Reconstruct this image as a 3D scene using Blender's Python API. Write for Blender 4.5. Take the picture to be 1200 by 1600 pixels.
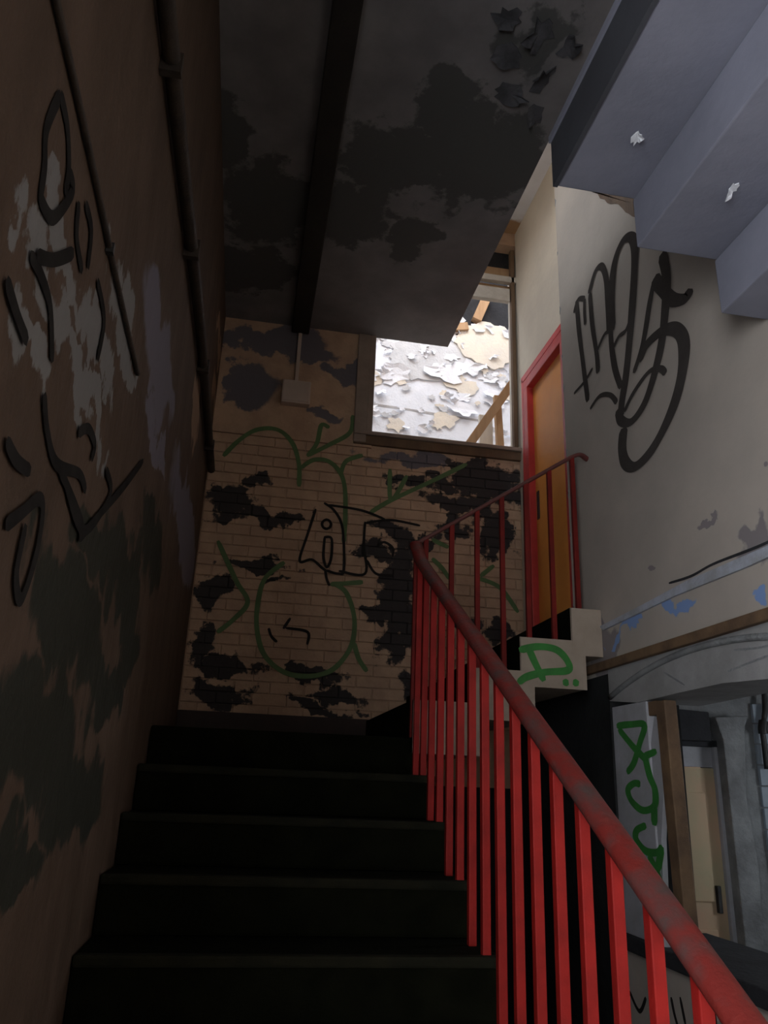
import bpy, bmesh, math, random
from mathutils import Vector, Matrix
random.seed(7)
for o in list(bpy.data.objects): bpy.data.objects.remove(o)
SC = bpy.context.scene
COL = SC.collection
E = 1.48                                   # eye height above the hall floor

# ------------------------------------------------------------------ camera
def cam_axes(yaw, pitch, roll):
    F = Vector((math.sin(yaw)*math.cos(pitch), math.cos(yaw)*math.cos(pitch), math.sin(pitch)))
    r = Vector((math.cos(yaw), -math.sin(yaw), 0)); u = r.cross(F)
    c, s = math.cos(roll), math.sin(roll)
    return c*r + s*u, -s*r + c*u, F
r_, u_, f_ = cam_axes(math.radians(9.51), math.radians(19.50), math.radians(2.26))
cd = bpy.data.cameras.new('camera'); cam = bpy.data.objects.new('camera', cd); COL.objects.link(cam)
cd.sensor_fit = 'VERTICAL'; cd.sensor_height = 36; cd.sensor_width = 27; cd.lens = 1212.5/1600*36
cd.clip_start = 0.02
cam.matrix_world = Matrix(((r_.x, u_.x, -f_.x, 0), (r_.y, u_.y, -f_.y, 0), (r_.z, u_.z, -f_.z, E), (0, 0, 0, 1)))
SC.camera = cam
# ------------------------------------------------------------------ sky, portals, exposure
W = bpy.data.worlds.new('sky'); SC.world = W; W.use_nodes = True
bg = W.node_tree.nodes['Background']; bg.inputs[0].default_value = (0.92, 0.95, 1.0, 1); bg.inputs[1].default_value = 1.0
def portal(name, loc, direction, sx, sy):
    L = bpy.data.lights.new(name, 'AREA'); L.shape = 'RECTANGLE'; L.size = sx; L.size_y = sy
    L.cycles.is_portal = True
    o = bpy.data.objects.new(name, L); COL.objects.link(o); o.location = loc
    o.rotation_euler = Vector(direction).to_track_quat('-Z', 'Y').to_euler()
    return o
portal('daylight_portal', (1.3, 5.9, 7.27), (0, 0, -1), 2.6, 1.2)          # hole in the roof of the far room
portal('daylight_portal', (-.66, -.75, 1.9), (1, 0, 0), 2.6, 2.0)         # tall stair window in the left wall behind the viewer
portal('daylight_portal', (4.52, 3.2, 1.7), (-1, 0, 0), .8, .8)           # window of the side room
portal('daylight_portal', (.65, 3.55, 6.2), (0, 0, -1), .8, 1.7)           # roof hole above the upper landing
SC.view_settings.view_transform = 'Standard'; SC.view_settings.look = 'None'
SC.view_settings.gamma = 1; SC.view_settings.use_curve_mapping = False
SC.view_settings.exposure = 3.3
SC.cycles.use_denoising = True
SC.cycles.max_bounces = 6; SC.cycles.diffuse_bounces = 4

# ------------------------------------------------------------------ measured wall drawings (metres on the wall: along, up)
TAG_RIGHT = [(0.03,[(3.735,4.206),(3.677,4.252),(3.594,4.203)]),(0.032,[(3.699,4.256),(3.687,4.052),(3.654,3.793),(3.622,3.555)]),(0.022,[(3.591,4.193),(3.6,4.117),(3.601,4.038)]),(0.024,[(3.792,3.687),(3.646,3.687),(3.544,3.711)]),(0.034,[(3.524,4.199),(3.434,4.277),(3.353,4.248),(3.313,4.13),(3.316,3.969),(3.321,3.822)]),(0.03,[(3.518,4.184),(3.511,3.98),(3.479,3.768),(3.475,3.654)]),(0.024,[(3.478,3.777),(3.372,3.826),(3.293,3.796)]),(0.026,[(3.591,3.489),(3.475,3.504),(3.357,3.45),(3.292,3.375)]),(0.046,[(3.282,3.798),(3.264,4.009),(3.207,4.169),(3.113,4.225),(3.031,4.195),(2.992,4.109),(3.024,3.933),(3.088,3.711),(3.169,3.483),(3.236,3.35),(3.262,3.279)]),(0.034,[(3.27,3.938),(3.303,3.774),(3.287,3.585),(3.237,3.435)]),(0.026,[(3.283,3.69),(3.218,3.717),(3.137,3.707),(3.062,3.764)]),(0.052,[(2.577,3.549),(2.612,3.535),(2.707,3.594),(2.782,3.702),(2.836,3.795)]),(0.032,[(2.836,3.795),(2.891,3.719),(2.985,3.545),(3.091,3.44)]),(0.046,[(2.754,3.873),(2.738,3.728),(2.776,3.576),(2.84,3.426),(2.943,3.295),(3.04,3.222),(3.163,3.201),(3.256,3.254),(3.28,3.321)]),(0.028,[(3.213,3.288),(3.112,3.336),(2.961,3.365),(2.861,3.328),(2.821,3.283)]),(0.055,[(3.032,3.473),(2.961,3.51),(2.828,3.501),(2.712,3.444),(2.658,3.354),(2.678,3.24),(2.762,3.116),(2.892,3.022),(3.028,2.968),(3.161,2.963),(3.244,3.022),(3.264,3.106),(3.239,3.193)])]
GREEN_BACK = [(0.0286,[(-0.288,3.593),(-0.2,3.715),(-0.085,3.812),(0.061,3.83),(0.172,3.739),(0.229,3.584),(0.241,3.426)]),(0.0286,[(0.248,3.562),(0.329,3.629),(0.433,3.631),(0.525,3.548),(0.564,3.417),(0.576,3.196),(0.575,3.048)]),(0.0286,[(0.287,3.659),(0.343,3.759),(0.366,3.903),(0.417,3.894)]),(0.0286,[(0.287,3.659),(0.426,3.754),(0.572,3.867),(0.588,4.002)]),(0.0286,[(0.525,3.548),(0.56,3.646),(0.668,3.702)]),(0.0286,[(0.876,3.612),(0.893,3.384),(0.998,3.576)]),(0.0286,[(0.751,3.279),(0.893,3.384),(1.215,3.579),(1.438,3.719)]),(0.0286,[(-0.261,2.971),(-0.118,2.716),(-0.031,2.581),(-0.113,2.457),(-0.198,2.376)]),(0.0286,[(0.179,2.864),(0.07,2.753),(0.037,2.608),(0.041,2.431),(0.097,2.261),(0.22,2.155),(0.373,2.128),(0.523,2.165),(0.618,2.258),(0.671,2.378),(0.672,2.536),(0.612,2.692),(0.531,2.747)]),(0.0286,[(0.509,2.745),(0.604,2.758),(0.712,2.775)]),(0.0286,[(0.681,2.358),(0.715,2.264),(0.769,2.189)]),(0.0286,[(1.201,2.98),(1.27,2.917),(1.317,2.852)]),(0.0286,[(1.532,2.87),(1.684,2.814),(1.807,2.656)]),(0.0286,[(1.546,2.89),(1.635,2.967)]),(0.0286,[(1.199,3.119),(1.254,3.096),(1.305,3.077)]),(0.0286,[(1.336,2.714),(1.413,2.608),(1.472,2.437)])]
BLACK_BACK = [(0.0168,[(0.367,3.26),(0.323,3.07),(0.285,2.886),(0.365,2.902),(0.438,2.85),(0.47,2.831)]),(0.0168,[(0.426,3.312),(0.501,3.259),(0.561,3.139),(0.585,2.854),(0.548,2.82),(0.469,2.835)]),(0.0168,[(0.48,3.163),(0.472,3.14),(0.451,3.128),(0.429,3.135),(0.418,3.157),(0.426,3.181),(0.447,3.193),(0.469,3.185),(0.48,3.163)]),(0.0168,[(0.442,3.067),(0.49,3.058),(0.494,2.922),(0.468,2.857),(0.442,2.931),(0.442,3.067)]),(0.0168,[(0.714,3.2),(0.713,3.033),(0.731,2.835),(0.556,2.838)]),(0.0168,[(0.454,3.301),(0.679,3.286),(0.848,3.237)]),(0.0168,[(0.723,3.196),(0.804,3.218),(0.916,3.234),(1.1,3.214)]),(0.0168,[(0.811,3.042),(0.854,3.069),(0.914,3.033),(0.916,2.973)]),(0.0168,[(0.74,2.926),(0.806,2.841),(0.921,2.837)]),(0.0168,[(0.215,2.426),(0.251,2.492)]),(0.0168,[(0.231,2.428),(0.37,2.412),(0.375,2.333)]),(0.0168,[(0.12,2.415),(0.141,2.367),(0.176,2.336)]),(0.0168,[(0.461,2.83),(0.473,2.778),(0.493,2.735)])]
GREEN_JAMB = [(0.03,[(3.515,1.791),(3.383,1.789),(3.26,1.778),(3.311,1.705),(3.377,1.623),(3.443,1.585)]),(0.03,[(3.498,1.773),(3.367,1.688),(3.254,1.628)]),(0.03,[(3.28,1.647),(3.177,1.665)]),(0.03,[(3.27,1.639),(3.242,1.565),(3.207,1.511),(3.222,1.448),(3.324,1.427),(3.418,1.461),(3.448,1.509),(3.389,1.536),(3.337,1.534)]),(0.03,[(3.222,1.448),(3.233,1.378)]),(0.03,[(3.311,1.366),(3.388,1.344),(3.4,1.308),(3.326,1.267),(3.23,1.267),(3.185,1.288)]),(0.03,[(3.292,1.245),(3.246,1.198),(3.212,1.152),(3.184,1.106)]),(0.03,[(3.185,1.288),(3.229,1.205)])]
GREEN_STEP = [(0.028,[(1.304,2.133),(1.397,2.155),(1.489,2.145),(1.543,2.093),(1.541,2.049),(1.426,2.033),(1.334,2.006),(1.294,1.979)]),(0.028,[(1.344,2.145),(1.372,2.082),(1.415,1.998)]),(0.028,[(1.522,1.989),(1.535,1.99)]),(0.028,[(1.575,1.992),(1.588,1.99)])]
BLACK_LEFT = [(0.03,[(1.052,2.521),(1.032,2.433),(1.059,2.383),(1.07,2.33)]),(0.03,[(1.06,2.53),(1.119,2.521),(1.165,2.481),(1.176,2.436)]),(0.03,[(1.07,2.33),(1.143,2.353),(1.208,2.464),(1.178,2.479)]),(0.03,[(1.257,2.477),(1.284,2.426),(1.353,2.405)]),(0.03,[(1.301,2.514),(1.365,2.506),(1.39,2.44)]),(0.03,[(1.085,2.232),(1.142,2.239),(1.219,2.229),(1.284,2.167)]),(0.03,[(1.48,2.466),(1.59,2.442),(1.595,2.347)]),(0.03,[(1.11,2.252),(1.185,2.301),(1.277,2.385)]),(0.03,[(1.282,2.091),(1.339,2.05),(1.435,2.028),(1.612,2.079),(1.691,2.073)]),(0.03,[(1.55,2.147),(1.623,2.189),(1.706,2.187),(1.698,2.152)]),(0.03,[(1.465,2.027),(1.598,2.016),(1.719,2.0)]),(0.03,[(1.225,1.841),(1.284,1.879),(1.364,1.933),(1.403,1.92),(1.412,1.842),(1.376,1.756),(1.322,1.786),(1.319,1.865)]),(0.03,[(1.869,2.191),(1.963,2.16),(1.741,1.993),(1.499,2.027)]),(0.03,[(1.013,2.134),(1.074,2.121),(1.135,2.115)]),(0.03,[(1.149,1.946),(1.208,1.94),(1.278,1.952)]),(0.03,[(2.371,2.425),(2.123,2.244),(1.862,2.07),(1.711,1.967)])]
DARK_SILL = [(0.018,[(3.194,0.752),(3.179,0.703),(3.154,0.656)]),(0.018,[(3.126,0.768),(3.104,0.69)]),(0.018,[(3.541,0.697),(3.465,0.645),(3.402,0.705)]),(0.018,[(2.905,0.798),(2.896,0.742)])]
B_DARK = [(1.617,3.593,0.294,0.174),(1.401,3.422,0.239,0.107),(1.661,3.205,0.191,0.213),(1.257,3.579,0.143,0.059),(0.942,3.161,0.219,0.07),(0.964,2.729,0.142,0.368),(0.933,2.358,0.13,0.151),(-0.034,3.205,0.324,0.059),(-0.207,3.304,0.171,0.119),(-0.022,2.846,0.274,0.048),(-0.161,2.183,0.259,0.072),(0.348,2.134,0.247,0.064),(0.6,2.056,0.166,0.048),(-0.142,2.006,0.237,0.085),(-0.049,3.462,0.139,0.061),(0.813,2.987,0.112,0.082),(1.024,3.505,0.164,0.058),(1.427,2.543,0.113,0.087),(1.653,2.494,0.137,0.087),(0.134,2.75,0.105,0.026),(1.496,3.731,0.195,0.071),(1.331,3.245,0.117,0.095),(1.124,3.155,0.115,0.047),(-0.267,2.61,0.073,0.104),(0.828,2.608,0.065,0.129),(1.06,2.157,0.086,0.082),(0.483,1.962,0.246,0.039),(-0.315,2.315,0.079,0.12)]
B_GREY = [(-0.02,4.586,0.448,0.128),(0.54,4.369,0.23,0.085),(-0.145,4.17,0.158,0.227),(0.395,4.034,0.116,0.061),(1.065,3.733,0.383,0.07),(0.175,4.506,0.284,0.075)]
L_DARK = [(1.917,2.014,0.326,0.078),(1.777,1.811,0.46,0.138),(2.402,2.056,0.403,0.147),(1.685,1.549,0.462,0.145),(2.43,1.715,0.317,0.103),(2.199,1.42,0.415,0.128),(2.96,2.299,0.406,0.153),(1.714,1.316,0.23,0.073),(2.653,1.903,0.306,0.128)]
L_CREAM = [(4.79,4.269,0.459,0.062),(5.103,3.96,0.508,0.1),(3.816,3.322,0.274,0.183)]
L_GREY_GLINT = [(1.166,2.099,0.143,0.049),(1.311,2.346,0.22,0.035),(1.531,2.249,0.369,0.041),(1.926,2.538,0.195,0.06),(1.283,2.245,0.307,0.053),(1.739,2.593,0.186,0.077),(1.576,2.368,0.248,0.063),(1.015,2.201,0.046,0.029)]  # pale grey drips, plus glossy-paint glints put into the wall colour
L_LILAC = [(2.438,2.834,0.509,0.173),(2.619,2.627,0.368,0.062),(4.108,2.738,0.954,0.214)]
R_BLUE = [(2.897,2.237,0.103,0.042),(2.351,2.142,0.049,0.043),(3.294,2.187,0.105,0.02),(3.454,2.191,0.089,0.018)]
R_STAIN = [(2.361,2.365,0.115,0.079),(2.273,2.625,0.033,0.018),(3.59,2.208,0.168,0.139),(2.65,2.561,0.075,0.02),(3.074,2.463,0.054,0.023)]
C_DARK = [(0.731,2.906,0.191,0.204),(0.545,3.291,0.312,0.292),(1.018,3.187,0.377,0.397),(-0.126,3.795,0.342,0.412),(-0.379,3.271,0.169,0.273),(0.251,3.765,0.381,0.289),(0.743,3.886,0.178,0.248),(-0.269,4.444,0.344,0.291),(1.027,2.446,0.143,0.168)]
CHIP = [(0,[(3.419,4.822),(3.232,4.64),(2.968,4.402),(2.961,4.259),(3.057,4.371),(3.169,4.525),(3.272,4.64)])]


# ------------------------------------------------------------------ materials
def mat(name, c1, c2=None, scale=6.0, rough=0.8, bump=0.15, patches=(), axes='xz', streak=1.0, contrast=(0.35, 0.65), metal=0.0, bscale=None, spec=0.3):
    """two-tone noise paint; patches = [(colour, [(a, b, ra, rb)...], noise amount, noise scale)] worn-off areas and painted glints at their place on the wall"""
    m = bpy.data.materials.new(name); m.use_nodes = True
    nt = m.node_tree; N = nt.nodes; K = nt.links
    B = N['Principled BSDF']; B.inputs['Roughness'].default_value = rough; B.inputs['Metallic'].default_value = metal
    B.inputs['Specular IOR Level'].default_value = spec
    geo = N.new('ShaderNodeNewGeometry')
    mp = N.new('ShaderNodeVectorMath'); mp.operation = 'MULTIPLY'; mp.inputs[1].default_value = (1, 1, streak)
    K.new(geo.outputs['Position'], mp.inputs[0])
    def noise(sc, detail=6, rgh=0.6, v=mp):
        n = N.new('ShaderNodeTexNoise'); n.inputs['Scale'].default_value = sc; n.inputs['Detail'].default_value = detail
        n.inputs['Roughness'].default_value = rgh; K.new(v.outputs[0], n.inputs['Vector']); return n
    n1 = noise(scale)
    mr = N.new('ShaderNodeMapRange'); mr.inputs[1].default_value, mr.inputs[2].default_value = contrast
    K.new(n1.outputs['Fac'], mr.inputs[0])
    mx = N.new('ShaderNodeMix'); mx.data_type = 'RGBA'
    mx.inputs[6].default_value = (*c1, 1); mx.inputs[7].default_value = (*(c2 or tuple(x*0.8 for x in c1)), 1)
    K.new(mr.outputs[0], mx.inputs[0]); out = mx.outputs[2]
    heights = []
    if patches:                            # ragged outlines: bend the wall coordinates a little
        def bend(v, sc, amt):
            nn = N.new('ShaderNodeTexNoise'); nn.inputs['Scale'].default_value = sc; nn.inputs['Detail'].default_value = 5; K.new(geo.outputs['Position'], nn.inputs['Vector'])
            d0 = N.new('ShaderNodeVectorMath'); d0.operation = 'SUBTRACT'; d0.inputs[1].default_value = (.5, .5, .5); K.new(nn.outputs['Color'], d0.inputs[0])
            d1 = N.new('ShaderNodeVectorMath'); d1.operation = 'MULTIPLY'; d1.inputs[1].default_value = (amt, amt, amt); K.new(d0.outputs[0], d1.inputs[0])
            d2 = N.new('ShaderNodeVectorMath'); d2.operation = 'ADD'; K.new(v, d2.inputs[0]); K.new(d1.outputs[0], d2.inputs[1]); return d2.outputs[0]
        wpos = bend(geo.outputs['Position'], 4.0, .45)
    for col, bl, amp, nsc in patches:
        acc = None
        for (a, b, ra, rb) in bl:
            c = {'xz': (a, 0, b), 'yz': (0, a, b), 'xy': (a, b, 0)}[axes]
            k = {'xz': (1/ra, 0, 1/rb), 'yz': (0, 1/ra, 1/rb), 'xy': (1/ra, 1/rb, 0)}[axes]
            s = N.new('ShaderNodeVectorMath'); s.operation = 'SUBTRACT'; s.inputs[1].default_value = c; K.new(wpos, s.inputs[0])
            q = N.new('ShaderNodeVectorMath'); q.operation = 'MULTIPLY'; q.inputs[1].default_value = k; K.new(s.outputs[0], q.inputs[0])
            l = N.new('ShaderNodeVectorMath'); l.operation = 'LENGTH'; K.new(q.outputs[0], l.inputs[0])
            i = N.new('ShaderNodeMath'); i.operation = 'SUBTRACT'; i.inputs[0].default_value = 1.0; K.new(l.outputs['Value'], i.inputs[1])
            if acc is None: acc = i
            else:
                x = N.new('ShaderNodeMath'); x.operation = 'MAXIMUM'; K.new(acc.outputs[0], x.inputs[0]); K.new(i.outputs[0], x.inputs[1]); acc = x
        n = noise(nsc, 8, 0.65)
        t = N.new('ShaderNodeMath'); t.operation = 'MULTIPLY_ADD'; t.inputs[1].default_value = amp; t.inputs[2].default_value = -amp*0.5
        K.new(n.outputs['Fac'], t.inputs[0])
        ad = N.new('ShaderNodeMath'); ad.operation = 'ADD'; K.new(acc.outputs[0], ad.inputs[0]); K.new(t.outputs[0], ad.inputs[1])
        th = N.new('ShaderNodeMapRange'); th.inputs[1].default_value = 0.0; th.inputs[2].default_value = 0.16; K.new(ad.outputs[0], th.inputs[0])
        mm = N.new('ShaderNodeMix'); mm.data_type = 'RGBA'; K.new(th.outputs[0], mm.inputs[0]); K.new(out, mm.inputs[6]); mm.inputs[7].default_value = (*col, 1)
        out = mm.outputs[2]; heights.append(th)
    K.new(out, B.inputs['Base Color'])
    if bump:
        nb = noise(bscale or scale*6, 5)
        bp = N.new('ShaderNodeBump'); bp.inputs['Strength'].default_value = bump; bp.inputs['Distance'].default_value = 0.02
        h = nb.outputs['Fac']
        for th in heights:
            s = N.new('ShaderNodeMath'); s.operation = 'MULTIPLY_ADD'; s.inputs[1].default_value = -0.35; K.new(th.outputs[0], s.inputs[0]); K.new(h, s.inputs[2]); h = s.outputs[0]
        K.new(h, bp.inputs['Height']); K.new(bp.outputs[0], B.inputs['Normal'])
    return m

M = {}
M['left']   = mat('brown_wall_paint', (.105,.066,.044), (.07,.043,.027), 5, .75, .25, [((.19,.18,.17), L_GREY_GLINT, 2.6, 20), ((.30,.19,.12), L_CREAM, .8, 9), ((.165,.148,.178), L_LILAC, .35, 5), ((.022,.022,.014), L_DARK, 1.5, 6)], 'yz', .45)
M['back']   = mat('peeling_cream_paint', (.60,.405,.27), (.47,.315,.215), 7, .8, .3, [((.16,.145,.16), B_GREY, 1.4, 8), ((.045,.039,.038), B_DARK, 2.0, 12)], 'xz')
M['mortar'] = mat('dirty_mortar', (.25,.18,.13), (.12,.09,.07), 12, .9, .4)
M['right']  = mat('grey_cream_plaster', (.48,.43,.375), (.41,.37,.325), 2.2, .8, .12, [((.25,.225,.23), R_STAIN, .7, 8), ((.22,.34,.62), R_BLUE, .7, 14)], 'yz')
M['doorwall'] = mat('cream_plaster', (.66,.585,.47), (.58,.515,.42), 2.5, .8, .12)
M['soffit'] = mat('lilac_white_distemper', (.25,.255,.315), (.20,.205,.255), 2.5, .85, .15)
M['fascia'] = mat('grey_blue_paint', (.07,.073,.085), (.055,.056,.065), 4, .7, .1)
M['ceil']   = mat('sooty_ceiling_paint', (.24,.225,.225), (.17,.16,.16), 3, .85, .2, [((.095,.095,.092), C_DARK, 1.6, 7)], 'xy')
M['ceilflake'] = mat('sooty_flake', (.11,.11,.12), (.05,.05,.055), 9, .8, .2)
M['beam']   = mat('black_timber', (.022,.018,.016), (.03,.025,.02), 9, .7, .2)
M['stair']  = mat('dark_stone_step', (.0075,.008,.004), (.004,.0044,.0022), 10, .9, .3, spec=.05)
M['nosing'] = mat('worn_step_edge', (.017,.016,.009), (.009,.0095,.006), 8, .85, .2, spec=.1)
M['stepside'] = mat('cream_step_end', (.42,.35,.28), (.33,.27,.215), 5, .8, .2)
M['skirt']  = mat('dark_red_brown_skirting', (.045,.025,.02), (.03,.02,.016), 6, .6, .15)
M['red']    = mat('red_gloss_paint', (.33,.015,.012), (.22,.011,.009), 9, .55, .1, contrast=(.4,.7), spec=.2)
M['rail']   = mat('worn_red_handrail', (.175,.019,.015), (.078,.048,.044), 10, .55, .2, contrast=(.42,.66), spec=.25)
M['rail2']  = mat('dull_brown_red_rail', (.17,.05,.045), (.12,.06,.055), 8, .5, .15)
M['red2'] = mat('dull_red_bar_paint', (.20,.018,.014), (.13,.014,.012), 9, .6, .1, spec=.15)
M['redframe'] = mat('red_door_paint', (.58,.05,.045), (.44,.038,.036), 7, .45, .1, spec=.5)
M['orange'] = mat('orange_door_paint', (.80,.31,.06), (.72,.27,.055), 4, .5, .08)
M['white']  = mat('white_peeling_paint', (.84,.87,.93), (.76,.79,.85), 7, .75, .25)
M['whitef'] = mat('white_paint_flake', (.88,.90,.95), (.80,.82,.87), 9, .7, .2)
M['creamfl']= mat('cream_old_plaster', (.78,.71,.60), (.68,.63,.56), 6, .85, .3)
M['greyfl'] = mat('grey_plaster', (.46,.45,.45), (.36,.35,.35), 7, .9, .3)
M['palegrey'] = mat('pale_grey_plaster', (.66,.67,.69), (.56,.57,.59), 7, .85, .3)
M['nearblack'] = mat('near_black_plaster', (.022,.024,.025), (.012,.013,.013), 4, .9, .4)  # even near-black tone for the walls below the steps and landing
M['soffw']  = mat('white_soffit', (.74,.74,.78), (.64,.63,.64), 3, .8, .15, [((.36,.22,.12), [(1.6,5.10,.9,.20)], .3, 9)], 'xy')
M['timber'] = mat('raw_timber', (.46,.29,.16), (.34,.205,.11), 9, .75, .25, streak=.2)
M['dktimber'] = mat('old_brown_timber', (.17,.105,.06), (.11,.07,.045), 9, .75, .25, streak=.2)
M['palewood'] = mat('pale_board', (.58,.53,.46), (.46,.41,.35), 8, .8, .2)
M['dark']   = mat('charred_void', (.035,.037,.042), (.022,.022,.025), 6, .9, .3)
M['pipe']   = mat('blackened_pipe', (.03,.024,.02), (.05,.036,.026), 14, .6, .2)
M['brownrail'] = mat('brown_wooden_rail', (.20,.125,.07), (.11,.07,.045), 7, .7, .25)
M['bluewhite'] = mat('flaking_pale_blue_paint', (.46,.50,.58), (.36,.37,.39), 12, .8, .4)
M['jamb']   = mat('dirty_white_board', (.44,.45,.49), (.35,.355,.37), 6, .75, .15)
M['archp']  = mat('dirty_grey_plaster', (.36,.36,.36), (.25,.25,.245), 4, .85, .25)
M['framep'] = mat('brown_grey_frame_paint', (.36,.28,.225), (.27,.21,.17), 6, .75, .2)
M['peach']  = mat('peach_green_door_paint', (.62,.42,.28), (.46,.43,.27), 2.2, .7, .1)
M['rough']  = mat('rough_grey_render', (.27,.285,.29), (.16,.165,.17), 5, .9, .6)
M['board']  = mat('pale_blue_board', (.36,.42,.48), (.28,.33,.38), 5, .75, .15)
M['box']    = mat('cream_plastic_box', (.62,.50,.42), (.56,.45,.38), 8, .6, .05)
M['hallfl'] = mat('dirty_concrete_floor', (.06,.055,.05), (.035,.032,.03), 5, .85, .3)
M['black']  = mat('black_spray_paint', (.022,.020,.019), (.034,.031,.029), 10, .95, 0, spec=0)
M['greytag'] = mat('thin_black_spray_paint', (.062,.055,.051), (.078,.070,.065), 6, .9, 0, spec=0)
M['green']  = mat('green_spray_paint', (.05,.25,.05), (.04,.18,.04), 14, .6, .05)
M['dullgreen'] = mat('faded_green_spray_paint', (.12,.20,.08), (.095,.16,.065), 14, .7, .05)
M['iron']   = mat('dull_iron', (.07,.07,.07), (.04,.04,.04), 12, .5, .1, metal=.6)

# ------------------------------------------------------------------ helpers
def wloc(o):
    p = Vector(o.location)
    while o.parent: o = o.parent; p += Vector(o.location)
    return p
def setp(o, label=None, cat=None, group=None, kind=None):
    if label: o['label'] = label
    if cat: o['category'] = cat
    if group: o['group'] = group
    if kind: o['kind'] = kind
    return o
def empty(name, loc, label, cat, group=None, kind=None):
    o = bpy.data.objects.new(name, None); COL.objects.link(o); o.location = loc; o.empty_display_size = .1
    return setp(o, label, cat, group, kind)
def link(name, me, origin, parent=None):
    o = bpy.data.objects.new(name, me); COL.objects.link(o)
    if parent is not None:
        o.parent = parent; o.location = Vector(origin) - wloc(parent)
    else: o.location = origin
    return o
def mk(name, verts, faces, m, parent=None, origin=None, smooth=False, bevel=0, mats=None, mi=None):
    """one mesh object from world-space vertices"""
    if origin is None:
        xs, ys, zs = zip(*verts); origin = ((min(xs)+max(xs))/2, (min(ys)+max(ys))/2, min(zs))
    ov = Vector(origin)
    me = bpy.data.meshes.new(name); me.from_pydata([tuple(Vector(v)-ov) for v in verts], [], faces)
    for x in (mats or [m]): me.materials.append(M[x])
    if mi:
        for p, i in zip(me.polygons, mi): p.material_index = i
    bm = bmesh.new(); bm.from_mesh(me); bmesh.ops.recalc_face_normals(bm, faces=bm.faces)
    if bevel:
        bmesh.ops.bevel(bm, geom=list(bm.edges), offset=bevel, segments=2, affect='EDGES', profile=.6)
    bm.to_mesh(me); bm.free()
    if smooth:
        for p in me.polygons: p.use_smooth = True
    return link(name, me, origin, parent)
BF = [(0,1,2,3), (4,7,6,5), (0,4,5,1), (1,5,6,2), (2,6,7,3), (3,7,4,0)]
def bv(x0, x1, y0, y1, z0, z1):
    return [(x0,y0,z0),(x1,y0,z0),(x1,y1,z0),(x0,y1,z0),(x0,y0,z1),(x1,y0,z1),(x1,y1,z1),(x0,y1,z1)]
def box(name, b, m, parent=None, bevel=0): return mk(name, bv(*b), BF, m, parent, bevel=bevel)
def boxes(name, bl, m, parent=None, origin=None):
    V, F = [], []
    for b in bl:
        n = len(V); V += bv(*b); F += [tuple(n+i for i in f) for f in BF]
    return mk(name, V, F, m, parent, origin)
def prism(name, poly, y0, y1, m, parent=None, axis='y', bevel=0):
    """outline of (a, b) points extruded along an axis"""
    n = len(poly)
    f = {'y': lambda a, b, t: (a, t, b), 'x': lambda a, b, t: (t, a, b), 'z': lambda a, b, t: (a, b, t)}[axis]
    V = [f(a, b, y0) for a, b in poly] + [f(a, b, y1) for a, b in poly]
    F = [tuple(range(n)), tuple(range(2*n-1, n-1, -1))] + [(i, (i+1) % n, n+(i+1) % n, n+i) for i in range(n)]
    return mk(name, V, F, m, parent, bevel=bevel)
def catmull(P, per=6):
    if len(P) == 2:
        return [tuple(P[0][k]+(P[1][k]-P[0][k])*i/per for k in range(len(P[0]))) for i in range(per+1)]
    Q = [P[0]] + list(P) + [P[-1]]; out = []
    for i in range(1, len(Q)-2):
        a, b, c, d = Q[i-1:i+3]
        for s in range(per):
            t = s/per
            out.append(tuple(.5*(2*b[k]+(c[k]-a[k])*t+(2*a[k]-5*b[k]+4*c[k]-d[k])*t*t+(3*b[k]-a[k]-3*c[k]+d[k])*t**3) for k in range(len(a))))
    out.append(tuple(P[-1])); return out
def tube(name, pts, r, m, parent=None, seg=10, ry=None, origin=None, sub=True):
    """swept rod with an elliptical section (r sideways, ry in height)"""
    P = [Vector(p) for p in (catmull(pts) if sub else pts)]; ry = ry or r; V, F = [], []
    for i, p in enumerate(P):
        t = (P[min(i+1, len(P)-1)] - P[max(i-1, 0)]).normalized()
        up = Vector((0,0,1)) if abs(t.z) < .95 else Vector((0,1,0))
        s = t.cross(up).normalized(); u = s.cross(t).normalized()
        for k in range(seg):
            a = 2*math.pi*k/seg; V.append(tuple(p + s*(r*math.cos(a)) + u*(ry*math.sin(a))))
    for i in range(len(P)-1):
        for k in range(seg):
            a = i*seg+k; b = i*seg+(k+1) % seg; F.append((a, b, b+seg, a+seg))
    F.append(tuple(range(seg))); F.append(tuple(range(len(V)-1, len(V)-seg-1, -1)))
    return mk(name, V, F, m, parent, origin, smooth=True)
def strokes(name, data, to3d, m, parent, label, wk=1.0, lift=(0, 0, 0), nib=1.0):
    """sprayed lines as thin paint films lying on a wall"""
    V, F = [], []
    for si, (w, pts) in enumerate(data):
        w *= wk; q = si*.00025; up = lambda v: (v[0]+lift[0]*q, v[1]+lift[1]*q, v[2])
        P = catmull(pts, 7); n = len(P); base = len(V)
        for i, p in enumerate(P):
            a = P[max(i-1, 0)]; b = P[min(i+1, n-1)]
            tx, ty = b[0]-a[0], b[1]-a[1]; L = math.hypot(tx, ty) or 1; tx, ty = tx/L, ty/L
            hw = w*.5*(1+.05*math.sin(i*.5+base)); e = 0
            if i == 0: e = -hw*.5; hw *= .6
            if i == n-1: e = hw*.5; hw *= .6
            V.append(up(to3d(p[0]+tx*e-ty*hw*nib, p[1]+ty*e+tx*hw))); V.append(up(to3d(p[0]+tx*e+ty*hw*nib, p[1]+ty*e-tx*hw)))
        F += [(base+2*i, base+2*i+1, base+2*i+3, base+2*i+2) for i in range(n-1)]
    o = mk(name, V, F, m, parent); o['label'] = label
    return o
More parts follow.
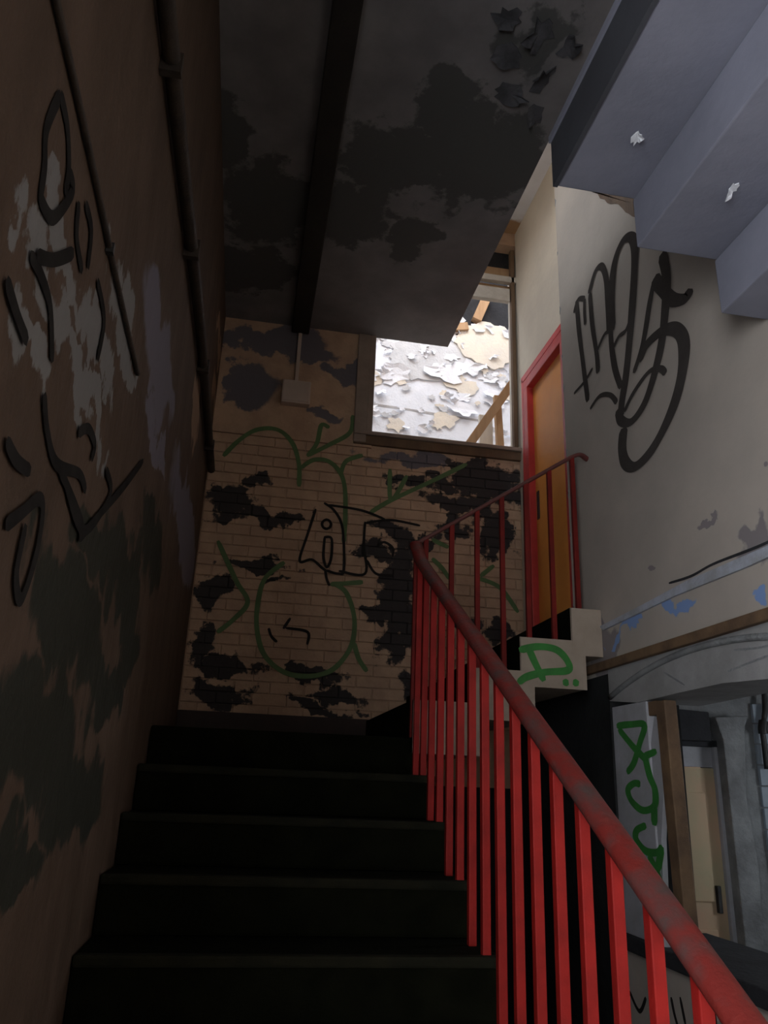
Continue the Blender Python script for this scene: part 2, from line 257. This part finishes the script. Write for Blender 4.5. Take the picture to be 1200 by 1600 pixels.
def flake(name, c, ra, rb, nrm, curl, m, parent, seedv):
    """irregular curled sheet of paint on a wall: nrm = 'y' hangs on a wall facing -y, 'z' hangs from a ceiling"""
    rnd = random.Random(seedv); n = 15; V, F = [], []
    ph = rnd.uniform(0, 6.28); jit = [rnd.uniform(.5, 1.2) for _ in range(n)]
    def put(a, b, h):
        return (c[0]+a, c[1]-h, c[2]+b) if nrm == 'y' else (c[0]+a, c[1]+b, c[2]-h)
    for th in (0, .004):
        V.append(put(0, 0, .004+th))
        for ring in (.6, 1.0):
            for k in range(n):
                an = 2*math.pi*k/n; r = ring*jit[k]
                lift = curl*max(0, math.cos(an-ph))*ring**2
                V.append(put(ra*r*math.cos(an), rb*r*math.sin(an), .004+th+lift))
    s = 1+2*n
    for t in (0, s):
        for k in range(n):
            k2 = (k+1) % n; F.append((t, t+1+k, t+1+k2)); F.append((t+1+k, t+1+n+k, t+1+n+k2, t+1+k2))
    for k in range(n):
        k2 = (k+1) % n; F.append((1+n+k, 1+n+k2, s+1+n+k2, s+1+n+k))
    return mk(name, V, F, m, parent)

def jag(poly, n=5, amt=.03, sd=1):
    rn = random.Random(sd); out = []
    for i, p in enumerate(poly):
        q = poly[(i+1) % len(poly)]; out.append(p)
        for k in range(1, n):
            t = k/n; out.append((p[0]+(q[0]-p[0])*t+rn.uniform(-amt, amt), p[1]+(q[1]-p[1])*t+rn.uniform(-amt, amt)))
    return out
# ================================================================== THE SETTING
XL, XW, XD, YB = -.39, 1.737, 1.857, 5.05
CEIL = 3.21 + E; LZ_ = .22 + E
floor = setp(box('floor', (-.6, 4.6, -2.3, 5.3, -.15, 0), 'hallfl'), 'dark dirty floor of the stair hall', 'floor', kind='structure')
# left wall, plain plane beside the steps
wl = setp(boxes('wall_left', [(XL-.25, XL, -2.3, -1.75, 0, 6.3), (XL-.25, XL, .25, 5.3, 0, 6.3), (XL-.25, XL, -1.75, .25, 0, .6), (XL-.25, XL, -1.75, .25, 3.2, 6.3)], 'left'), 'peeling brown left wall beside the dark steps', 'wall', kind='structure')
strokes('graffiti', BLACK_LEFT, lambda a, b: (XL+.003, a, b), 'black', wl, 'smeared black spray paint on the brown wall', .85, (1, 0, 0))
# back wall: brickwork below, plaster above, opening at the upper right
OX0, OX1, OZ0, OZ1 = .735, 1.86, 2.41+E, 3.70+E
wb = setp(boxes('wall_back', [(XL-.2, 3.2, YB+.012, YB+.24, 0, 2.24+E), (XL-.2, OX0, YB+.012, YB+.24, 2.24+E, 7.3),
                              (OX0, 3.0, YB+.012, YB+.24, 2.24+E, OZ0-.03), (OX0, 3.0, YB+.012, YB+.24, OZ1+.55, 7.3), (OX1+.06, 3.0, YB+.012, YB+.24, OZ0-.03, OZ1+.55)], 'back'),
          'peeling painted brick wall behind the landing', 'wall', kind='structure')
bme = {}
def brick(x0, x1, z0, dy):
    L = round(x1-x0, 3)
    if L not in bme:
        bm = bmesh.new(); vs = [bm.verts.new(v) for v in bv(-L/2, L/2, 0, .03, 0, .068)]
        for f in BF: bm.faces.new([vs[i] for i in f])
        bmesh.ops.recalc_face_normals(bm, faces=bm.faces)
        front = [e for e in bm.edges if all(abs(v.co.y) < 1e-6 for v in e.verts)]
        bmesh.ops.bevel(bm, geom=front, offset=.004, segments=1, affect='EDGES')
        me = bpy.data.meshes.new('brick'); bm.to_mesh(me); bm.free(); me.materials.append(M['back']); bme[L] = me
    return link('brick', bme[L], ((x0+x1)/2, YB+dy, z0), wb)
nb = 0
for c in range(26):
    z = 1.86 + c*.0735
    xs = [XL+.002]; x = XL + (.219 if c % 2 else .108)
    while x < XD-.03: xs.append(x); x += .219
    xs.append(XD-.002)
    for a, b in zip(xs, xs[1:]):
        if b-a < .03: continue
        brick(a+.003, b-.003, z, random.uniform(-.0015, .0025)); nb += 1
PZ0 = 1.86 + 26*.0735
box('plaster_panel', (XL, .60, YB-.003, YB+.03, PZ0, CEIL), 'back', wb)
box('plaster_panel', (.60, OX0, YB-.003, YB+.03, PZ0, OZ0-.03), 'back', wb)
strokes('graffiti', GREEN_BACK, lambda a, b: (a, YB-.0055, b), 'dullgreen', wb, 'faded green spray-painted loops on the brick wall', 1.1, (0, -1, 0))
strokes('graffiti', BLACK_BACK, lambda a, b: (a, YB-.0115, b), 'black', wb, 'thin black outlined letters Lil on the brick wall', 1.1, (0, -1, 0))
bs = setp(box('baseboard_back', (XL+.001, .80, YB-.03, YB-.003, .22+E, .40+E), 'skirt', bevel=.006), 'dark reddish skirting along the foot of the brick wall', 'skirting', kind='structure')
# window opening: frame, sill, head boards
wn = empty('window_1', (1.3, YB, OZ0), 'open glassless window in the back wall showing a bright peeling room', 'window', kind='structure')
box('frame_post', (.60, OX0-.045, YB-.025, YB+.05, OZ0-.09, CEIL-.002), 'framep', wn, bevel=.006)
box('frame_post', (OX0-.045, OX0, YB-.012, YB+.20, OZ0-.03, 3.9+E), 'framep', wn, bevel=.006)
box('sill', (.60, OX1, YB-.035, YB+.24, OZ0-.03, OZ0), 'framep', wn, bevel=.008)
box('sill_apron', (.602, OX1-.005, YB-.02, YB+.01, OZ0-.10, OZ0-.032), 'dktimber', wn, bevel=.005)
box('frame_post', (OX1-.048, OX1-.015, YB+.0, YB+.05, OZ0, OZ1+.5), 'dktimber', wn, bevel=.006)
box('frame_post', (OX1-.008, OX1+.06, YB+.06, YB+.2, OZ0, OZ1+.5), 'palewood', wn, bevel=.004)
for z0, z1, dy, m in ((3.70, 3.815, .0, 'palewood'), (3.82, 3.875, .05, 'timber'), (3.88, 3.935, .0, 'palewood'), (3.94, 4.06, .07, 'timber'), (4.065, 4.25, .12, 'dark')):
    box('head_board', (OX0, OX1-.06 if z0 < 3.8 else OX1, YB+dy, YB+dy+.045, z0+E, z1+E), m, wn, bevel=.005)
# right wall with the arched opening, upper floor line, door recess behind it
AY0, AY1, AZ0, AZ1 = 1.95, 3.575, -.56+E, .405+E
wr = setp(boxes('wall_right', [(XW, XW+.36, -2.3, AY0, 0, 6.3), (XW, XW+.36, AY0, AY1, 0, AZ0-.02), (XW, XW+.36, AY0, AY1, AZ1+.18, 6.3), (XW, XW+.36, AY1, 3.95, .56+E, 6.3)
                               ], 'right'), 'grey cream plastered right wall above the arched opening', 'wall', kind='structure')
arch = []
for i in range(25):
    t = -1+2*i/24; arch.append((2.76+.80*t, .445+.115*(1-t*t)+E))
# tympanum under the arch line: a segmental plaster panel
low = [(AY1, .43+E), (3.3, .398+E), (2.95, .405+E), (2.65, .408+E), (2.35, .39+E), (AY0, .36+E)]
prism('arch_panel', [(AY0, .60+E)] + [(AY1, .60+E)] + low, XW-.001, XW+.30, 'archp', wr, axis='x')
tube('arch_moulding', [(XW-.004, a, b) for a, b in arch], .014, 'rough', wr, seg=6, sub=False)
box('opening_sill', (XW-.03, XW+.40, AY0, AY1, AZ0-.06, AZ0), 'dark', wr, bevel=.01)
prism('skirting_strip', [(2.0, .80+E), (2.4, .79+E), (2.9, .795+E), (3.58, .775+E), (3.62, .80+E), (3.2, .815+E), (2.8, .835+E), (2.3, .832+E), (2.0, .84+E)], XW-.012, XW+.01, 'bluewhite', wr, axis='x')
strokes('wall_crack', [(.016, [(1.6, .845+E), (2.1, .85+E), (2.35, .848+E), (2.62, .858+E), (2.78, .85+E), (2.95, .862+E)])], lambda a, b: (XW-.002, a, b), 'dark', wr, 'dark ragged crack in the plaster at floor level', .7, (-1, 0, 0))
strokes('graffiti', TAG_RIGHT, lambda a, b: (XW-.003, a, b), 'greytag', wr, 'large black spray-painted tag reading TEGS with a looping tail', .88, (-1, 0, 0), 1.9)
strokes('graffiti', DARK_SILL, lambda a, b: (XW-.003, a, b), 'black', wr, 'dark scrawl under the arched opening')
setp(boxes('wall_right_lower', [(XW, XW+.36, AY1, 3.95, 0, .56+E), (XW+.004, XW+.36, 3.95, YB+.012, 0, .93+E)], 'nearblack'), 'near-black wall below the short flight of steps', 'wall', kind='structure')
setp(boxes('wall_back_lower', [(XL, XW, YB-.02, YB+.012, 0, LZ_-.20)], 'nearblack'), 'near-black back wall below the landing', 'wall', kind='structure')
prism('bare_patch', jag(CHIP[0][1], 3, .012, 5), XW-.002, XW+.01, 'dktimber', wr, axis='x')
rc = random.Random(11)
for i in range(9):
    z = E + (.95 + i*.33 + rc.uniform(-.1, .1)); s = rc.uniform(.012, .03)
    prism('corner_chip', jag([(3.9515, z), (3.9515, z+s*2.2), (3.9515-s*.8, z+s*1.3)], 3, .004, i), XW-.0015, XW+.012, 'archp', wr, axis='x')
for pts in ([(2.1, .53+E), (2.35, .50+E), (2.55, .515+E)], [(2.0, .455+E), (2.3, .47+E), (2.6, .445+E)], [(2.9, .43+E), (3.05, .50+E)]):
    strokes('wall_crack', [(.008, pts)], lambda p, q: (XW-.004, p, q), 'rough', wr, 'thin crack in the arch plaster', 1.0, (-1, 0, 0))
# wall with the red door, set back behind the corner
DY0, DY1, DZ0, DZ1 = 4.10, 4.82, .93+E, 2.83+E
setp(boxes('wall_right_rear', [(XD, XD+.2, 3.95, DY0, .93+E, 6.3), (XD, XD+.2, DY0, DY1, DZ1, 6.3), (XD, XD+.2, DY1, YB+.012, .93+E, 6.3), (XW+.36, XD+.2, 3.90, 3.96, 0, 6.3)], 'doorwall'),
     'cream plaster wall around the red framed door', 'wall', kind='structure')
dr = empty('door_1', (XD, (DY0+DY1)/2, DZ0), 'red framed doorway with an orange door at the top of the short flight', 'door', kind='structure')
for (y0, y1) in ((DY1, DY1+.10), (DY0-.10, DY0)):
    box('architrave', (XD-.030, XD, y0, y1, DZ0-.05, DZ1+.10), 'redframe', dr, bevel=.006)
box('architrave', (XD-.031, XD, DY0-.10, DY1+.10, DZ1, DZ1+.10), 'redframe', dr, bevel=.006)
for (y0, y1) in ((DY1-.055, DY1+.02), (DY0-.02, DY0+.055)):
    box('door_jamb', (XD-.045, XD+.13, y0, y1, DZ0-.05, DZ1), 'redframe', dr, bevel=.006)
box('door_head', (XD-.046, XD+.13, DY0-.02, DY1+.02, DZ1-.055, DZ1+.02), 'redframe', dr, bevel=.006)
box('architrave_bead', (XD-.042, XD-.028, DY1+.03, DY1+.06, DZ0-.05, DZ1+.06), 'redframe', dr, bevel=.004)
box('architrave_bead', (XD-.042, XD-.028, DY0-.06, DY1+.06, DZ1+.03, DZ1+.06), 'redframe', dr, bevel=.004)
lf = box('door_leaf', (XD+.0, XD+.04, DY0+.055, DY1-.055, DZ0+.03, DZ1-.06), 'orange', dr, bevel=.004)
box('lock_plate', (XD-.006, XD+.002, DY1-.12, DY1-.085, 1.75+E, 1.95+E), 'iron', lf)
# ceiling slab over the steps with its beam
cl = setp(boxes('ceiling', [(XL, 1.295, -2.3, YB+.01, CEIL, CEIL+.22)], 'ceil'), 'sooty mould-stained ceiling slab over the steps', 'ceiling', kind='structure')
box('ceiling_beam', (.095, .225, -2.3, YB-.02, CEIL-.07, CEIL+.01), 'beam', cl, bevel=.008)
for i, (x, y, a, b, k) in enumerate([(1.02,2.42,.07,.09,.05), (.93,2.55,.09,.06,.03), (1.12,2.62,.06,.10,.06), (1.0,2.75,.10,.06,.03), (1.16,2.85,.05,.08,.05), (.86,2.38,.08,.06,.03), (1.18,2.45,.05,.07,.05)]):
    flake('paint_flake', (x, y, CEIL), a, b, 'z', k, 'ceilflake', cl, 40+i)
setp(box('floor_upper', (XL+.005, 1.27, -2.25, YB-.01, CEIL+.221, CEIL+.245), 'palewood'), 'dusty boarded floor above the ceiling slab', 'floor', kind='structure')
cu = setp(boxes('ceiling_upper', [(1.05, XD+.2, -2.3, YB+.005, 4.365+E, 4.7+E), (XL, .25, -2.3, YB+.24, 4.52+E, 4.7+E), (.25, 1.05, -2.3, 2.7, 4.52+E, 4.7+E), (.25, 1.05, 4.4, YB+.24, 4.52+E, 4.7+E)], 'soffw'), 'white soffit high above the stairwell', 'ceiling', kind='structure')
# closed wall behind the viewer, without openings
setp(box('wall_front', (XL-.25, XW+.36, -2.5, -2.3, 0, 6.3), 'right'), 'plain wall of the hall behind the viewer', 'wall', kind='structure')
setp(boxes('ceiling_far', [(-.65, 3.2, YB+.02, 5.3, 5.75+E, 5.9+E), (-.65, 3.2, 6.5, 7.2, 5.75+E, 5.9+E), (-.65, .0, 5.3, 6.5, 5.75+E, 5.9+E), (2.6, 3.2, 5.3, 6.5, 5.75+E, 5.9+E)], 'palewood'), 'broken ceiling of the bright far room', 'ceiling', kind='structure')
# far room beyond the opening: roofless, daylit, peeling
wf = setp(boxes('wall_far', [(-1.0, 3.6, 7.0, 7.2, 3.4, 4.55+E)], 'white'), 'bright white peeling wall of the roofless room beyond', 'wall', kind='structure')
setp(boxes('wall_far_upper', [(-1.0, 3.6, 7.03, 7.2, 4.55+E, 5.75+E)], 'dark'), 'dark bared upper part of the far wall', 'wall', kind='structure')
setp(boxes('wall_far_left', [(-.65, -.4, YB+.24, 7.0, 3.4, 5.75+E)], 'white'), 'side wall of the bright far room', 'wall', kind='structure')
setp(boxes('wall_far_right', [(3.0, 3.2, YB+.24, 7.0, 3.4, 5.75+E)], 'white'), 'side wall of the bright far room at its right end', 'wall', kind='structure')
setp(boxes('floor_far', [(-.65, 3.2, YB+.24, 7.2, 3.3, 3.45)], 'palewood'), 'dusty floor of the bright far room', 'floor', kind='structure')
rnd = random.Random(3)
for i in range(150):
    x = rnd.uniform(.75, 2.7); z = rnd.uniform(3.15, 4.78)+E
    m = rnd.choice(['whitef', 'whitef', 'whitef', 'whitef', 'creamfl', 'creamfl', 'palegrey'])
    s = rnd.uniform(.02, .05)*(2.6 if i % 6 == 0 else 1.3)
    if m != 'whitef': s *= .8
    flake('paint_flake', (x, 7.0-(.004+.0001*i if m == 'whitef' else .00008*i), z), s*rnd.uniform(1, 2.0), s, 'y', rnd.uniform(.01, .05) if m == 'whitef' else .001, m, wf, 100+i)
prism('plaster_patch', jag([(1.85, 4.5+E), (1.95, 4.70+E), (2.2, 4.80+E), (2.4, 4.77+E), (2.52, 4.66+E), (2.5, 4.35+E), (2.3, 4.22+E), (2.1, 4.28+E), (1.95, 4.36+E)], 5, .018, 2), 6.97, 7.04, 'creamfl', wf)
prism('plaster_patch', jag([(1.2, 4.4+E), (1.5, 4.5+E), (1.9, 4.48+E), (2.1, 4.2+E), (1.8, 4.05+E), (1.4, 3.98+E), (1.15, 4.1+E)], 6, .03, 3), 6.985, 7.02, 'palegrey', wf)
strokes('wall_crack', [(.025, [(.9, 3.66+E), (1.3, 3.65+E), (1.7, 3.63+E), (2.0, 3.62+E), (2.25, 3.61+E)])], lambda a, b: (a, 6.998, b), 'greyfl', wf, 'long level crack in the white wall')
# side room behind the arched opening
setp(boxes('wall_side_rear', [(XW+.36, 2.25, 4.8, 4.95, 0, 3.0), (3.02, 4.5, 4.8, 4.95, 0, 3.0), (2.25, 3.02, 4.8, 4.95, .33+E, 3.0)], 'rough'), 'grey wall of the side room behind the arch', 'wall', kind='structure')
setp(boxes('wall_side_right', [(4.3, 4.5, 1.0, 2.8, 0, 3.0), (4.3, 4.5, 3.6, 4.8, 0, 3.0), (4.3, 4.5, 2.8, 3.6, 0, 1.3), (4.3, 4.5, 2.8, 3.6, 2.1, 3.0)], 'board'), 'outer wall of the side room', 'wall', kind='structure')
setp(boxes('wall_side_front', [(XW+.36, 4.5, 1.0, 1.2, 0, 3.0)], 'rough'), 'near wall of the side room', 'wall', kind='structure')
setp(boxes('ceiling_side', [(XW+.36, 4.5, 1.0, 4.95, 2.6, 2.8)], 'archp'), 'ceiling of the side room behind the arch', 'ceiling', kind='structure')

# ================================================================== STAIRS
G, R_ = .2943, .17
Y0, LZ = 3.66, .22+E                      # landing edge and level
XR = .78
st = empty('stair_flight', (.2, 2.2, 0), 'dark stone steps climbing from the hall to the landing', 'staircase')
for j in range(1, 10):
    z = LZ - j*R_; y = Y0 - j*G
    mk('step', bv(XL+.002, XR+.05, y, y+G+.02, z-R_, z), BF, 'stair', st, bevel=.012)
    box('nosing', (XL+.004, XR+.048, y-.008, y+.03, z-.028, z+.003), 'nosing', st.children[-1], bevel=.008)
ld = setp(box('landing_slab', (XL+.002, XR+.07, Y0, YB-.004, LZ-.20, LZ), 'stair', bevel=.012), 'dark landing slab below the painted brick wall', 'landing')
s2 = empty('stair_flight', (1.25, 4.3, .19+E), 'short cream-ended flight of four steps rising from the landing to the red door', 'staircase')
RX = [.78, 1.04, 1.305, 1.573, 1.845]
STEPS2 = []
for k in range(4):
    z = LZ + (k+1)*R_ - (0.005*k)
    x0 = RX[k]; x1 = RX[k+1]+.06
    if k == 3: x1 = XW - .002
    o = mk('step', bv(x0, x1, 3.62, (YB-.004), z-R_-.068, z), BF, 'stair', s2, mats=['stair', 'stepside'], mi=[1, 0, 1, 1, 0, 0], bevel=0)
    STEPS2.append((x0, x1, z, o))
# cream painted band on the ends and soffits of the steps
band = []
for k in range(4):
    x0, x1, z, o = STEPS2[k]
    p = box('painted_end', (x0+.002, x1-.002 if k == 3 else x1+.008, 3.612-.001*k, 3.6195, z-R_-.070, z-.003), 'stepside', s2)
strokes('graffiti', GREEN_STEP, lambda a, b: (a, 3.605, b), 'green', s2, 'green spray-painted letter R with two dots', 1.25, (0, -1, 0))
s3 = empty('stair_flight', (1.35, .8, 1.64+E), 'lilac white stepped underside of the upper flight overhead at right', 'staircase')
for (x0, x1, u, t) in ((.953, 1.30, 2.09, 2.30), (1.247, 1.60, 1.872, 2.085), (1.552, XW-.002, 1.642, 1.868)):
    box('step', (x0, x1, -1.6, 2.139, u+E, t+E), 'soffit', s3, bevel=.006)
box('trimmer_beam', (.935, .952, -1.6, 2.139, 2.085+E, 2.315+E), 'fascia', s3)
box('edge_bead', (.926, .934, -1.6, 2.139, 2.285+E, 2.315+E), 'soffit', s3)
for i, (x, y, a, b) in enumerate([(1.12, 1.86, .018, .035), (1.40, 1.80, .02, .03)]):
    flake('paint_flake', (x, y, (2.089 if i == 0 else 1.871)+E), a, b, 'z', .02, 'whitef', s3, 70+i)

# ================================================================== RAILINGS
def hz(y): return -1.026 + .5838*y + E
r1 = empty('stair_railing', (XR, 2.2, 0), 'red iron railing of the lower flight with a worn sloping handrail', 'railing')
def bar(x, y, z0, z1, w, m, parent, name='baluster'):
    h = w/2
    return box(name, (x-h, x+h, y-h, y+h, z0, z1), m, parent, bevel=.003)
k = 0
while True:
    y = 3.543 - k*G/2
    if y < .9: break
    j = math.ceil((Y0-y)/G - 1e-6); z0 = max(0, LZ - j*R_)
    bar(XR, y, z0, hz(y)-.006, .026, 'red', r1); k += 1
P = [(XR, .80, hz(.80))] + [(XR, y, hz(y)) for y in (1.2, 1.8, 2.4, 3.0, 3.35)] + [(XR, 3.52, hz(3.52)+.006), (XR, 3.60, hz(3.60)+.03), (XR, 3.645, 1.152+E)]
tube('handrail', P, .033, 'rail', r1, seg=14, ry=.022)
bar(XR, .86, 0, hz(.86)-.005, .04, 'red', r1, 'newel_post')
r2 = empty('stair_railing', (1.2, 3.65, LZ), 'thin dark red railing of the short flight running up to the right wall', 'railing')
def hz2(x): return 1.157 + (x-.781)*.672 + E
for i in range(7):
    x = .832 + i*.1335
    zt = [s[2] for s in STEPS2 if s[0] <= x][-1]
    bar(x, 3.65, zt, hz2(x)-.004, .024, 'red2', r2)
bar(XR+.005, 3.652, LZ, hz2(.78)-.005, .026, 'red2', r2, 'newel_post')
tube('handrail', [(.783, 3.65, hz2(.783)), (1.0, 3.65, hz2(1.0)), (1.3, 3.65, hz2(1.3)), (1.58, 3.65, hz2(1.58)), (1.645, 3.65, hz2(1.645)-.002), (1.69, 3.655, hz2(1.665)), (XW+.005, 3.68, hz2(1.66)-.01)], .018, 'rail2', r2, seg=8, ry=.011)

# ================================================================== SMALL THINGS
pp = empty('wall_pipe', (XL+.03, 3, 1.9+E), 'dark pipe running level along the upper left wall', 'pipe')
tube('pipe_run', [(XL+.03, -1.5, 1.84+E), (XL+.03, 1.5, 1.86+E), (XL+.03, 3.2, 1.98+E), (XL+.03, YB-.02, 1.99+E)], .025, 'pipe', pp, seg=8)
for y in (1.7, 2.6, 3.6, 4.6): box('pipe_clip', (XL+.001, XL+.06, y-.012, y+.012, (1.86 if y < 2 else 1.93 if y < 3 else 1.985)+E-.035, (1.86 if y < 2 else 1.94 if y < 3 else 1.985)+E+.035), 'pipe', pp)
cb = empty('wall_cable', (XL+.01, 1.2, 1.1+E), 'thin black cable along the brown left wall ending mid-way', 'cable')
tube('cable_run', [(XL+.008, -1.2, 1.125+E), (XL+.008, .9, 1.115+E), (XL+.008, 1.6, 1.09+E), (XL+.008, 2.05, 1.08+E)], .007, 'pipe', cb, seg=6)
box('cable_clip', (XL+.001, XL+.018, 1.5, 1.515, 1.08+E, 1.105+E), 'iron', cb)
jb = empty('junction_box', (.165, YB, 2.54+E), 'cream junction box on the wall left of the window', 'junction box')
box('box_body', (.065, .268, YB-.07, YB-.004, 2.545+E, 2.725+E), 'box', jb, bevel=.006)
box('box_cover', (.075, .258, YB-.076, YB-.069, 2.555+E, 2.715+E), 'box', jb, bevel=.003)
box('conduit', (.15, .175, YB-.03, YB-.004, 2.726+E, CEIL-.01), 'box', jb)
rl = empty('wall_rail', (XW, 2.6, .6+E), 'brown wooden rail fixed along the right wall above the arch', 'rail')
box('rail_board', (XW-.03, XW-.0005, .8, 3.80, .578+E, .620+E), 'brownrail', rl, bevel=.005)
jm = empty('opening_board', (XW, 3.39, AZ0), 'dirty white board with green graffiti at the left side of the arched opening', 'board')
box('board_face', (XW+.004, XW+.04, 3.235, 3.565, AZ0, .40+E), 'jamb', jm, bevel=.004)
prism('board_strip', [(3.235, AZ0), (3.205, AZ0+.4), (3.14, .10+E), (3.13, .28+E), (3.185, .33+E), (3.233, .22+E)], XW+.012, XW+.035, 'jamb', jm, axis='x')
strokes('graffiti', GREEN_JAMB, lambda a, b: (XW+.0015, a, b), 'green', jm, 'green spray-painted looping tag down the white board', 1.0, (-1, 0, 0), 1.7)
po = empty('timber_post', (XW, 3.05, AZ0), 'brown timber post propped in the arched opening', 'post')
prism('post_shaft', [(3.125, AZ0+.001), (3.055, AZ0+.001), (3.08, .39+E), (3.155, .39+E)], XW+.003, XW+.06, 'brownrail', po, axis='x', bevel=.006)
box('post_block', (XW+.01, XW+.10, 3.158, 3.23, .335+E, .395+E), 'dktimber', po, bevel=.004)
d2 = empty('door_2', (2.63, 4.8, 0), 'old peach and green panelled door seen through the arched opening', 'door', kind='structure')
lf2 = box('door_leaf', (2.26, 3.0, 4.77, 4.80, 0.005, .19+E), 'peach', d2, bevel=.004)
for (x0, x1, z0, z1) in ((2.36, 2.58, .25, .75), (2.70, 2.92, .25, .75), (2.36, 2.58, .9, 1.52), (2.70, 2.92, .9, 1.52)):
    box('door_panel', (x0, x1, 4.758, 4.772, z0, z1), 'peach', lf2, bevel=.006)
kn = box('door_handle', (2.93, 2.955, 4.74, 4.772, .84, .99), 'iron', lf2, bevel=.004)
tp = box('transom_panel', (2.26, 3.0, 4.775, 4.80, .195+E, .32+E), 'jamb', d2, bevel=.004)
box('door_frame', (3.0, 3.05, 4.74, 4.80, 0.005, .33+E), 'jamb', d2, bevel=.006)
box('door_frame', (2.21, 2.26, 4.74, 4.80, 0.005, .33+E), 'jamb', d2, bevel=.006)
box('door_frame', (2.21, 3.05, 4.735, 4.80, .32+E, .36+E), 'dark', d2, bevel=.006)
pr = setp(prism('plaster_pier', [(3.03, 0.001), (3.16, 0.001), (3.14, .6), (3.17, 1.1), (3.14, 1.5), (3.18, .45+E), (3.22, .52+E), (2.98, .50+E), (3.02, .36+E)], 4.66, 4.765, 'rough', bevel=.01), 'rough grey plaster pier beside the peach door', 'pier')
hd = setp(prism('soot_beam', [(2.15, .34+E), (2.94, .35+E), (2.94, .53+E), (2.15, .56+E)], 4.66, 4.73, 'dark', bevel=.008), 'blackened beam over the peach door', 'beam')
bd = empty('wall_boarding', (3.7, 4.8, 0), 'pale blue level boards beyond the rough pier', 'boarding')
for i in range(16):
    z = .02 + i*.13
    box('board', (3.33, 4.25, 4.772+.003*(i % 3), 4.798, z, z+.122), 'board', bd, bevel=.004)
gp = empty('waste_pipe', (3.4, 4.7, 1.9), 'black pipe with an elbow joint above the pale blue boards', 'pipe')
tube('pipe_run', [(3.36, 4.74, .2+E), (3.36, 4.74, .4+E), (3.36, 4.74, .46+E), (3.40, 4.74, .60+E), (3.42, 4.74, 1.0+E)], .018, 'iron', gp, seg=8)
tube('pipe_joint', [(3.36, 4.735, .42+E), (3.36, 4.735, .455+E), (3.372, 4.735, .50+E)], .03, 'iron', gp, seg=8)
# loose timbers in the far room, just behind the window
def timber(name, a, b, w, d, m, label):
    a, b = Vector(a), Vector(b); t = (b-a).normalized(); s = t.cross(Vector((0,1,0))).normalized()*(w/2); y = Vector((0, d/2, 0))
    V = [tuple(p+q) for p in (a, b) for q in (-s-y, s-y, s+y, -s+y)]
    return setp(mk(name, V, BF, m, bevel=.004), label, 'timber')
timber('timber_brace', (1.47, 5.72, 2.42+E), (2.12, 5.72, 3.47+E), .075, .05, 'timber', 'raw timber brace leaning diagonally behind the window')
timber('timber_stud', (1.99, 5.80, 1.98+E), (1.93, 5.80, 3.25+E), .06, .05, 'timber', 'upright timber stud nearest the window post')
timber('timber_plank', (1.87, 5.90, 1.98+E), (1.855, 5.90, 3.10+E),   .12, .04, 'creamfl', 'pale upright plank beside the timber stud')
timber('timber_rail', (1.70, 5.95, 2.70+E), (2.30, 5.95, 2.74+E), .10, .03, 'timber', 'short level timber across the foot of the leaning brace')
timber('broken_joist', (2.10, 6.985, 4.80+E), (2.22, 6.985, 5.12+E), .10, .09, 'timber', 'broken joist stub hanging above the white plaster')
timber('broken_batten', (1.80, 6.985, 4.66+E), (2.0, 6.985, 4.70+E), .09, .09, 'timber', 'short batten end at the ceiling edge above the plaster')
